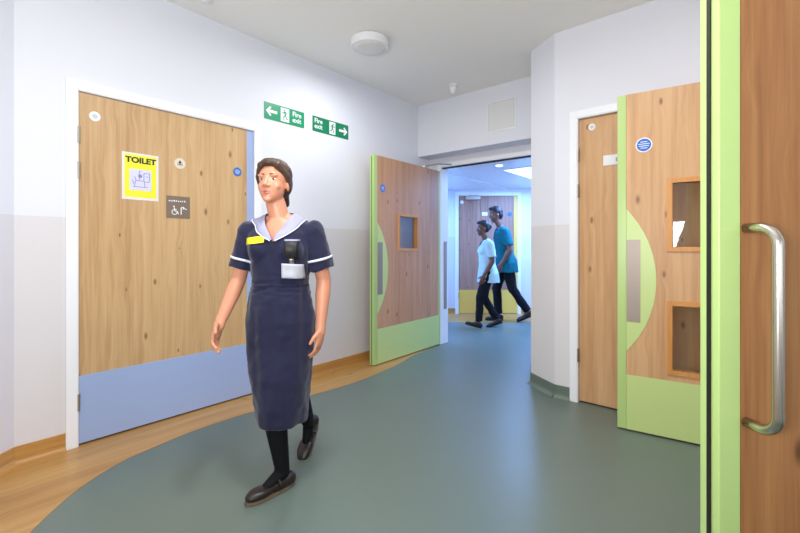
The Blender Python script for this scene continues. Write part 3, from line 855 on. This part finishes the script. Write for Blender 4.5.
def add_hand(bm, w, d, n, thumb, k=1.0, curl=0.5):
    """w wrist, d pointing along the hand, n palm normal, thumb: +1/-1 side of d x n"""
    d = Vector(d).normalized(); n = Vector(n); n = (n - d*n.dot(d)).normalized(); s = d.cross(n) * thumb
    w = Vector(w)
    rot = Matrix((s, d, n)).transposed().to_4x4()
    add_ell(bm, w + d*.045*k, (.040*k, .052*k, .017*k), rot)
    add_cap(bm, w - d*.02*k, w + d*.02*k, .025*k, .026*k)
    for i, (off, ln) in enumerate(((.030, .070), (.0105, .080), (-.009, .074), (-.028, .058))):
        base = w + d*.080*k + s*off*k*0.95 - d*abs(off)*.18*k
        a1, a2, a3 = curl*.5, curl*1.3, curl*1.9
        p = base; q = p + (d*math.cos(a1) + n*math.sin(a1) + s*off*1.6)*ln*.48*k
        r_ = q + (d*math.cos(a2) + n*math.sin(a2))*ln*.32*k
        t_ = r_ + (d*math.cos(a3) + n*math.sin(a3))*ln*.22*k
        add_cap(bm, base - d*.02*k, q, .0088*k, .0082*k, 10); add_cap(bm, q, r_, .0082*k, .0075*k, 10); add_cap(bm, r_, t_, .0075*k, .0066*k, 10)
    b0 = w + d*.022*k + s*.026*k
    b1 = b0 + (d*.65 + s*.70 + n*.30).normalized()*.036*k
    b2 = b1 + (d*.90 + s*.25 + n*.40).normalized()*.030*k
    add_cap(bm, b0, b1, .0125*k, .0105*k, 10); add_cap(bm, b1, b2, .0100*k, .0080*k, 10)

def head_prims(bm, c, k, Rz):
    def P(x, y, z): return Vector(c) + Rz @ (Vector((x, y, z))*k)
    R4 = Rz.to_4x4()
    add_ell(bm, P(0, .014, .030), (.073*k, .088*k, .083*k), R4)
    add_ell(bm, P(0, -.016, -.026), (.060*k, .066*k, .076*k), R4)
    add_ell(bm, P(0, -.040, -.062), (.040*k, .040*k, .040*k), R4)
    add_ell(bm, P(0, -.066, -.090), (.020*k, .017*k, .015*k), R4)     # chin
    for sx in (-1, 1):
        add_ell(bm, P(sx*.036, -.050, -.026), (.020*k, .018*k, .019*k), R4)   # cheeks
        add_ell(bm, P(sx*.072, .010, -.012), (.008*k, .019*k, .030*k), R4)    # ears
        add_ell(bm, P(sx*.030, -.066, .026), (.022*k, .009*k, .008*k), R4)    # brow
        add_ell(bm, P(sx*.012, -.083, -.026), (.009*k, .010*k, .007*k), R4)   # nostril wing
    add_cap(bm, P(0, -.072, .018), P(0, -.093, -.022), .0070*k, .0098*k, 12)
    add_ell(bm, P(0, -.068, -.056), (.026*k, .014*k, .016*k), R4)     # mouth mound

def head_details(c, k, Rz, body, skin_lips):
    def P(x, y, z): return Vector(c) + Rz @ (Vector((x, y, z))*k)
    R4 = Rz.to_4x4()
    for sx in (-1, 1):
        bm = bmesh.new(); add_ell(bm, P(sx*.029, -.0570, .008), (.0135*k, .0122*k, .0056*k), R4)
        e = build('eye', bm, M['eye'], body, smooth=True)
        bm = bmesh.new(); add_ell(bm, P(sx*.029, -.0665, .008), (.0058*k, .0042*k, .0056*k), R4)
        build('iris', bm, M['iris'], e, smooth=True)
    bm = bmesh.new()
    add_cap(bm, P(-.018, -.0745, -.053), P(0, -.0815, -.051), .0035*k, .0052*k, 10); add_cap(bm, P(0, -.0815, -.051), P(.018, -.0745, -.053), .0052*k, .0035*k, 10)
    add_cap(bm, P(-.016, -.0740, -.060), P(.0, -.0805, -.062), .0038*k, .0058*k, 10); add_cap(bm, P(.0, -.0805, -.062), P(.016, -.0740, -.060), .0058*k, .0038*k, 10)
    build('lips', bm, skin_lips, body, smooth=True)
    return P, R4

def shoe(parent, ankle, d, k, pitch=0.0, strap=True, mat='leather', vox=0.0045):
    """d: 2D direction in local xy; foot under the ankle; pitch tips the toe up (+)"""
    ank = Vector(ankle); d2 = Vector((d[0], d[1], 0)).normalized()
    side = Vector((-d2.y, d2.x, 0))
    ax = Matrix.Rotation(pitch, 3, side * -1)
    f = ax @ d2; u = ax @ Vector((0, 0, 1))
    rot = Matrix((side, f, u)).transposed()
    O = ank - u * 0.085 * k           # ground point under the ankle
    def P(a, fw, h): return O + side*a*k + f*fw*k + u*h*k
    bm = bmesh.new()
    R4 = rot.to_4x4()
    add_ell(bm, P(0, -.035, .040), (.031*k, .036*k, .036*k), R4)
    add_ell(bm, P(0, .03, .036), (.034*k, .080*k, .030*k), R4)
    add_ell(bm, P(-.002, .115, .031), (.043*k, .068*k, .024*k), R4)
    add_ell(bm, P(0, .145, .028), (.034*k, .045*k, .021*k), R4)
    if not strap: add_ell(bm, P(0, .02, .055), (.030*k, .05*k, .03*k), R4)
    s = remesh('shoe', bm, vox, M[mat], parent, smooth=3)
    bm = bmesh.new()
    out = []
    for t_ in range(36):
        a = 2*PI*t_/36; ca, sa = math.cos(a), math.sin(a)
        fw = .062 + .130*ca
        wd = (.036 + .010*ca - (.004 if abs(ca) < .4 else 0)) * sa
        out.append((wd, fw))
    a_ = [bm.verts.new(P(x, y, .0)) for x, y in out]; b_ = [bm.verts.new(P(x*1.02, y*1.0, .014)) for x, y in out]
    bm.faces.new(a_); bm.faces.new(b_[::-1])
    for i in range(36):
        j = (i+1) % 36; bm.faces.new((a_[i], b_[i], b_[j], a_[j]))
    build('sole', bm, M['sole'] if strap else M['black'], s)
    if strap:
        bm = bmesh.new()
        pts = [P(math.cos(a)*.036, .028 + .008*math.sin(a), .036 + .042*math.sin(a)) for a in [PI*i/12 for i in range(13)]]
        add_tube(bm, pts, .007*k, 8)
        build('strap', bm, M[mat], s, smooth=True)
    return s

def folds(amp, sc, seed):
    return lambda co: amp * (noise.noise(Vector((co.x*sc*2.2 + seed, co.y*sc*2.2, co.z*sc*0.45))) + 0.4*noise.noise(Vector((co.x*sc*3 + seed, co.y*sc*3, co.z*sc*2.5))))

TORSO = [(0, .0, .76, .140, .10), (0, .0, .86, .155, .110), (0, 0, .98, .122, .090), (0, 0, 1.08, .126, .092), (0, 0, 1.18, .142, .098),
         (0, .005, 1.24, .146, .085), (0, .008, 1.285, .110, .066), (0, .008, 1.315, .060, .052)]

def foot_tip(J, side, k):
    d2 = Vector((J['ft' + side][0], J['ft' + side][1], 0)).normalized(); sd = Vector((-d2.y, d2.x, 0))
    ax = Matrix.Rotation(J.get('fp' + side, 0.0), 3, sd * -1)
    return Vector(J['an' + side])*k + (ax @ d2)*.085*k - (ax @ Vector((0, 0, 1)))*.045*k

def figure_body(root, k, J, skin, voxel, head_rot, hand_curl=0.55, hx=0.0, hy=0.0):
    bm = bmesh.new()
    add_loft(bm, [(cx*k, cy*k, z*k, rx*k, ry*k) for cx, cy, z, rx, ry in TORSO])
    add_cap(bm, Vector((0, .012, 1.29))*k, Vector((hx*.8, -.004 + hy*.8, 1.40))*k, .050*k, .047*k)
    head_prims(bm, Vector((hx, -.012 + hy, 1.490))*k, k, head_rot)
    for side, sg in (('L', 1), ('R', -1)):
        S_, E_, W_ = (Vector(J[q + side])*k for q in ('sh', 'el', 'wr'))
        add_ell(bm, S_, (.050*k, .050*k, .050*k)); add_cap(bm, Vector((.035*sg, .012, 1.31))*k, S_ - Vector((.02*sg*k, 0, 0)), .036*k, .044*k)
        add_cap(bm, S_, E_, .046*k, .036*k); add_cap(bm, E_, E_.lerp(W_, .3), .036*k, .037*k); add_cap(bm, E_.lerp(W_, .3), W_, .037*k, .024*k)
        add_hand(bm, W_, J['hd' + side], J['hn' + side], J['ht' + side], k, hand_curl)
        Hh, Kk, An = (Vector(J[q + side])*k for q in ('hp', 'kn', 'an'))
        add_cap(bm, Hh, Kk, .076*k, .048*k); add_cap(bm, Kk, Kk.lerp(An, .35), .046*k, .050*k); add_cap(bm, Kk.lerp(An, .35), An, .050*k, .030*k)
        add_cap(bm, An, foot_tip(J, side, k), .028*k, .018*k)
    return remesh('body', bm, voxel, skin, root, smooth=3)

# ---- nurse walking in the room
k = 1.0
phi = -0.05
nurse = empty('person', (-.590, 2.09, 0.0), phi)
tag(nurse, 'person in navy dress with pale collar and yellow badge walking past toilet door', 'person')
J = dict(shL=(.158, .01, 1.250), elL=(.208, .040, 1.015), wrL=(.200, .00, .780), hdL=(-.05, -.12, -1), hnL=(-1, .15, 0), htL=-1,
         shR=(-.158, .01, 1.250), elR=(-.212, .01, 1.02), wrR=(-.245, -.120, .825), hdR=(-.06, -.50, -.80), hnR=(1, .0, -.1), htR=1,
         hpL=(.080, .0, .82), knL=(.060, .05, .46), anL=(.050, .345, .165), ftL=(-.25, -1), fpL=-.80,
         hpR=(-.070, .0, .82), knR=(-.025, -.045, .45), anR=(.022, -.030, .088), ftR=(-.67, -.76))
hR = Matrix.Rotation(-0.08, 3, 'Z') @ Matrix.Rotation(-0.05, 3, 'X')
HX = -.030
body = figure_body(nurse, k, J, M['skin'], 0.0042, hR, hx=HX)
hc = Vector((HX, -.012, 1.490))
P, R4 = head_details(hc, k, hR, nurse, M['lips'])
# hair: cap, side locks, pony tail
bm = bmesh.new()
add_ell(bm, P(0, .026, .045), (.080, .088, .082), R4)
add_ell(bm, P(0, .050, .005), (.076, .062, .085), R4)
add_ell(bm, P(0, -.035, .090), (.052, .045, .026), R4)
for sx in (-1, 1):
    add_cap(bm, P(sx*.040, -.055, .078), P(sx*.073, -.005, .028), .018, .016)
    add_cap(bm, P(sx*.073, -.005, .028), P(sx*.074, .020, -.030), .014, .012)
add_ell(bm, P(0, .112, .010), (.034, .034, .036), R4)
add_cap(bm, P(0, .120, .005), P(.015, .135, -.085), .028, .014)
remesh('hair', bm, 0.005, M['hair'], nurse, smooth=2, fn=lambda co: .0025*noise.noise(Vector((co.x*60, co.y*60, co.z*18))))
for sx in (-1, 1):
    bm = bmesh.new(); add_cap(bm, P(sx*.016, -.0745, .030), P(sx*.042, -.0655, .032), .0032, .0024, 8)
    build('eyebrow', bm, M['hair'], nurse, smooth=True)

# dress
bm = bmesh.new()
DR = [(0.012, .015, .325, .118, .150), (.008, .005, .42, .130, .150), (0, .005, .56, .150, .148), (0, .015, .70, .166, .140), (0, .008, .82, .172, .134),
      (0, 0, .92, .156, .122), (0, 0, 1.0, .142, .110), (0, 0, 1.08, .146, .112), (0, -.002, 1.18, .158, .116), (0, .003, 1.24, .158, .102),
      (0, .008, 1.285, .124, .084), (0, .010, 1.318, .082, .070), (0, .010, 1.334, .074, .064)]
add_loft(bm, DR, 40)
for sx in (-1, 1):
    add_ell(bm, (sx*.068, -.068, 1.165), (.066, .058, .062))
SL = {}
for side, sx in (('L', 1), ('R', -1)):
    s_ = Vector(J['sh'+side]); e_ = Vector(J['el'+side]); dd = (e_ - s_).normalized()
    add_ell(bm, s_, (.058, .060, .056)); add_cap(bm, (.045*sx, .012, 1.300), s_ - Vector((.02*sx, 0, 0)), .044, .053)
    m_ = s_ + dd*.185; SL[side] = (s_, dd, m_)
    add_cap(bm, s_, m_, .057, .063, 20, flat1=True)
def vneck(co): return co.y < 0 and co.z > 1.205 and abs(co.x) < (co.z - 1.205)*0.62
def dress_fold(co):
    f = folds(.0095, 9, 3.1)(co)
    # cloth drawn in at the waist: short creases
    w = math.exp(-((co.z - .99)/.06)**2)
    return f + w*.006*noise.noise(Vector((co.x*22, co.y*22, co.z*70)))
dress = remesh('dress', bm, 0.0058, M['navy'], nurse, smooth=2, fn=dress_fold)
dress['label'] = 'navy uniform dress with short sleeves'
dt = BVHTree.FromPolygons([v.co.copy() for v in dress.data.vertices], [tuple(p.vertices) for p in dress.data.polygons])
def front(x, z, off=0.003):
    h_ = dt.ray_cast(Vector((x, -1, z)), Vector((0, 1, 0)))
    return Vector((x, (h_[0].y if h_[0] is not None else -.08) - off, z))
def patch(name, xs0, xs1, zs0, zs1, mat, off, parent, n=8, th=0.002, tilt=0.0, rad=0.0):
    """thin cloth-following patch laid on the dress front"""
    bm = bmesh.new(); g = []
    for i in range(n+1):
        row = []
        for j in range(n+1):
            x = xs0 + (xs1-xs0)*i/n; z = zs0 + (zs1-zs0)*j/n + tilt*(i/n-.5)
            row.append(bm.verts.new(front(x, z, off)))
        g.append(row)
    fs = [bm.faces.new((g[i][j], g[i+1][j], g[i+1][j+1], g[i][j+1])) for i in range(n) for j in range(n)]
    o = build(name, bm, mat, parent, smooth=True)
    m = o.modifiers.new('t', 'SOLIDIFY'); m.thickness = th; m.offset = 0
    return o
b2 = bmesh.new(); b2.from_mesh(dress.data)
bmesh.ops.delete(b2, geom=[v for v in b2.verts if vneck(v.co)], context='VERTS'); b2.to_mesh(dress.data); b2.free()
# collar: two lapels from the V round the neck
Q = Vector((0, .008, 1.23))
def onto(p, off):
    d_ = (p - Q).normalized(); h_ = dt.ray_cast(Q + d_*.5, -d_)
    return (h_[0] if h_[0] is not None else p) + d_*off
for sx in (-1, 1):
    ins = catmull([(sx*.004, -.12, 1.212), (sx*.026, -.115, 1.250), (sx*.056, -.085, 1.300), (sx*.074, -.020, 1.345), (sx*.055, .050, 1.350), (0, .078, 1.350)], 6)
    outs = catmull([(sx*.012, -.12, 1.206), (sx*.070, -.110, 1.236), (sx*.120, -.075, 1.276), (sx*.128, .000, 1.312), (sx*.085, .080, 1.300), (0, .100, 1.290)], 6)
    bm = bmesh.new(); rows = []
    for t_ in (0, .33, .66, 1):
        rows.append([bm.verts.new(onto(a_.lerp(b_, t_), .0045 + .002*t_)) for a_, b_ in zip(ins, outs)])
    for r0, r1 in zip(rows, rows[1:]):
        for i in range(len(r0)-1): bm.faces.new((r0[i], r0[i+1], r1[i+1], r1[i]))
    o = build('collar', bm, M['collar'], nurse, smooth=True)
    mm = o.modifiers.new('t', 'SOLIDIFY'); mm.thickness = .004; mm.offset = 0
    o['label'] = 'pale lilac grey collar'
    bm = bmesh.new(); add_tube(bm, [onto(p_, .0075) for p_ in outs[:22]], .0028, 6)
    build('collar_piping', bm, M['trim_cloth'], o, smooth=True)
# white piping on the sleeves
for side in 'LR':
    s_, dd, m_ = SL[side]
    bm = bmesh.new(); up = dd.orthogonal().normalized(); sd = dd.cross(up)
    c_ = m_ - dd*.050
    pts = []
    for i in range(36):
        a = 2*PI*i/36; dir_ = (up*math.cos(a) + sd*math.sin(a))
        h_ = dt.ray_cast(c_ + dir_*.12, -dir_, .2)
        pts.append((h_[0] if h_[0] is not None else c_ + dir_*.062) + dir_*.0015)
    R_ = [[bm.verts.new(p + dd*o_) for p in pts] for o_ in (-.0055, .0055)]
    for i in range(36): bm.faces.new((R_[0][i], R_[0][(i+1)%36], R_[1][(i+1)%36], R_[1][i]))
    o = build('sleeve_piping', bm, M['trim_cloth'], nurse, smooth=True)
    mm = o.modifiers.new('t', 'SOLIDIFY'); mm.thickness = .003; mm.offset = 0
# name badge, pen pocket and clipped card pouch
bd = patch('name_badge', -.146, -.040, 1.192, 1.226, M['badge'], .006, nurse, th=.003, tilt=.012)
bd['label'] = 'fluorescent yellow name badge'
pk = patch('breast_pocket', .062, .118, 1.120, 1.205, M['black'], .005, nurse, th=.002); pk['label'] = 'dark breast pocket'
patch('pocket_trim', .058, .122, 1.205, 1.213, M['collar'], .006, pk, th=.002, n=4)
pc = patch('card_pouch', .045, .135, 1.030, 1.098, M['pouch'], .012, nurse, th=.008, tilt=-.006); pc['label'] = 'pale grey card pouch'
patch('pouch_clip', .080, .100, 1.098, 1.122, M['steel'], .010, pc, th=.003, n=3)
patch('waist_seam', -.142, .142, .995, 1.003, M['navy'], .003, dress, th=.003, n=24)
# tights
bm = bmesh.new()
for side in 'LR':
    K_, A_ = Vector(J['kn'+side]), Vector(J['an'+side])
    add_cap(bm, K_, K_.lerp(A_, .35), .050, .054); add_cap(bm, K_.lerp(A_, .35), A_, .054, .034)
    add_cap(bm, A_, foot_tip(J, side, 1.0), .034, .025)
t_ = remesh('tights', bm, 0.006, M['tights'], nurse, smooth=3); t_['label'] = 'black tights'
shoe(nurse, J['anR'], J['ftR'], 1.0)
shoe(nurse, J['anL'], J['ftL'], 1.0, pitch=-0.80)

# ---- two people walking in the corridor
def walker(loc, phi, H_, skin, lips, hair, topmat, J, label, long_hair, tw=1.0, vox=.0075, lean=0.0):
    k = H_/1.6
    root = empty('person', loc, phi); tag(root, label, 'person')
    hr = Matrix.Rotation(0.0, 3, 'Z') @ Matrix.Rotation(0.12, 3, 'X')
    figure_body(root, k, J, skin, .0058, hr, .6, hy=-.03)
    P, R4 = head_details(Vector((0, -.042, 1.490))*k, k, hr, root, lips)
    bm = bmesh.new()
    add_ell(bm, P(0, .028, .046), (.080*k, .088*k, .080*k), R4)
    add_ell(bm, P(0, .052, .004), (.074*k, .054*k, .070*k), R4)
    if long_hair: add_ell(bm, P(0, .105, .02), (.045*k, .04*k, .045*k), R4)
    add_ell(bm, P(0, -.030, .090), (.050*k, .045*k, .026*k), R4)
    remesh('hair', bm, .007, hair, root, smooth=2, fn=lambda co: .003*noise.noise(co*70))
    # tunic
    bm = bmesh.new()
    T = [(0, .015, .69, .182, .165), (0, .010, .82, .180, .150), (0, 0, .95, .152, .120), (0, 0, 1.06, .150, .116), (0, -.002, 1.17, .160, .116),
         (0, .003, 1.24, .158, .102), (0, .008, 1.285, .124, .084), (0, .010, 1.318, .082, .070)]
    add_loft(bm, [(a*k, b_*k, z*k, rx*k*tw, ry*k*tw) for a, b_, z, rx, ry in T], 36)
    if long_hair:
        for sx in (-1, 1): add_ell(bm, (sx*.066*k, -.068*k, 1.15*k), (.066*k, .056*k, .062*k))
    for side, sx in (('L', 1), ('R', -1)):
        s_ = Vector(J['sh'+side])*k; e_ = Vector(J['el'+side])*k; dd = (e_ - s_).normalized()
        add_ell(bm, s_, (.060*k,)*3); add_cap(bm, Vector((.045*sx, .012, 1.295))*k, s_, .044*k, .054*k); add_cap(bm, s_, s_ + dd*.19*k, .061*k, .064*k, 20, flat1=True)
    remesh('tunic', bm, vox, topmat, root, smooth=2, fn=folds(.010, 8, H_), cut=lambda co: co.y < 0 and co.z > 1.225*k and abs(co.x) < (co.z - 1.225*k)*.6)
    # trousers
    bm = bmesh.new()
    add_loft(bm, [(0, .004, .70*k, .150*k, .120*k), (0, .004, .80*k, .160*k, .124*k), (0, 0, .90*k, .145*k, .112*k)], 32)
    for side in 'LR':
        Hh, Kk, An = (Vector(J[q + side])*k for q in ('hp', 'kn', 'an'))
        add_cap(bm, Hh, Kk, .088*k, .062*k); add_cap(bm, Kk, An + (Kk - An).normalized()*.01, .062*k, .054*k, 20, flat1=True)
    remesh('trousers', bm, vox, M['trouser'], root, smooth=2, fn=folds(.010, 9, H_*2))
    for side in 'LR': shoe(root, Vector(J['an'+side])*k, J['ft'+side], k, pitch=J['fp'+side], strap=False, mat='black', vox=.006)
    def kids(o):
        for c_ in o.children: yield c_; yield from kids(c_)
    for c_ in kids(root):
        for v_ in c_.data.vertices:
            v_.co.y -= lean * max(0.0, v_.co.z - .88*k)
    return root
# woman, nearer the camera: left foot (camera side) forward, heel down and toe raised
JW = dict(shL=(.158, .01, 1.250), elL=(.195, .03, 1.01), wrL=(.185, -.10, .80), hdL=(0, -.3, -1), hnL=(-1, 0, 0), htL=-1,
          shR=(-.158, .01, 1.250), elR=(-.195, .05, 1.01), wrR=(-.19, .05, .77), hdR=(0, -.05, -1), hnR=(1, 0, 0), htR=1,
          hpL=(.085, 0, .82), knL=(.085, -.17, .48), anL=(.080, -.155, .125), ftL=(0, -1), fpL=-.42,
          hpR=(-.085, 0, .82), knR=(-.085, -.035, .455), anR=(-.085, .165, .125), ftR=(0, -1), fpR=-.30)
JW['knL'] = (.085, -.130, .475); JW['anL'] = (.080, -.150, .110); JW['fpL'] = .28
walker((1.262, 6.12, 0), -PI/2 + .05, 1.545, M['skin_dark'], M['lips_dark'], M['hair_black'], M['mint'], JW,
       'person in pale mint tunic and black trousers walking along the corridor', True, lean=.05)
JM = dict(shL=(.165, .01, 1.255), elL=(.20, .02, 1.00), wrL=(.17, -.115, .80), hdL=(0, -.35, -1), hnL=(-1, 0, 0), htL=-1,
          shR=(-.165, .01, 1.255), elR=(-.20, .08, 1.01), wrR=(-.19, .10, .78), hdR=(0, 0, -1), hnR=(1, 0, 0), htR=1,
          hpL=(.085, 0, .81), knL=(.085, .075, .46), anL=(.085, .285, .150), ftL=(0, -1), fpL=-.38,
          hpR=(-.085, 0, .81), knR=(-.085, -.100, .455), anR=(-.08, -.075, .088), ftR=(0, -1), fpR=0)
walker((1.665, 6.70, 0), -PI/2 + .04, 1.80, M['skin_dark'], M['lips_dark'], M['hair_black'], M['teal'], JM,
       'person in teal scrub top and black trousers walking beside the mint tunic', False, lean=.16)
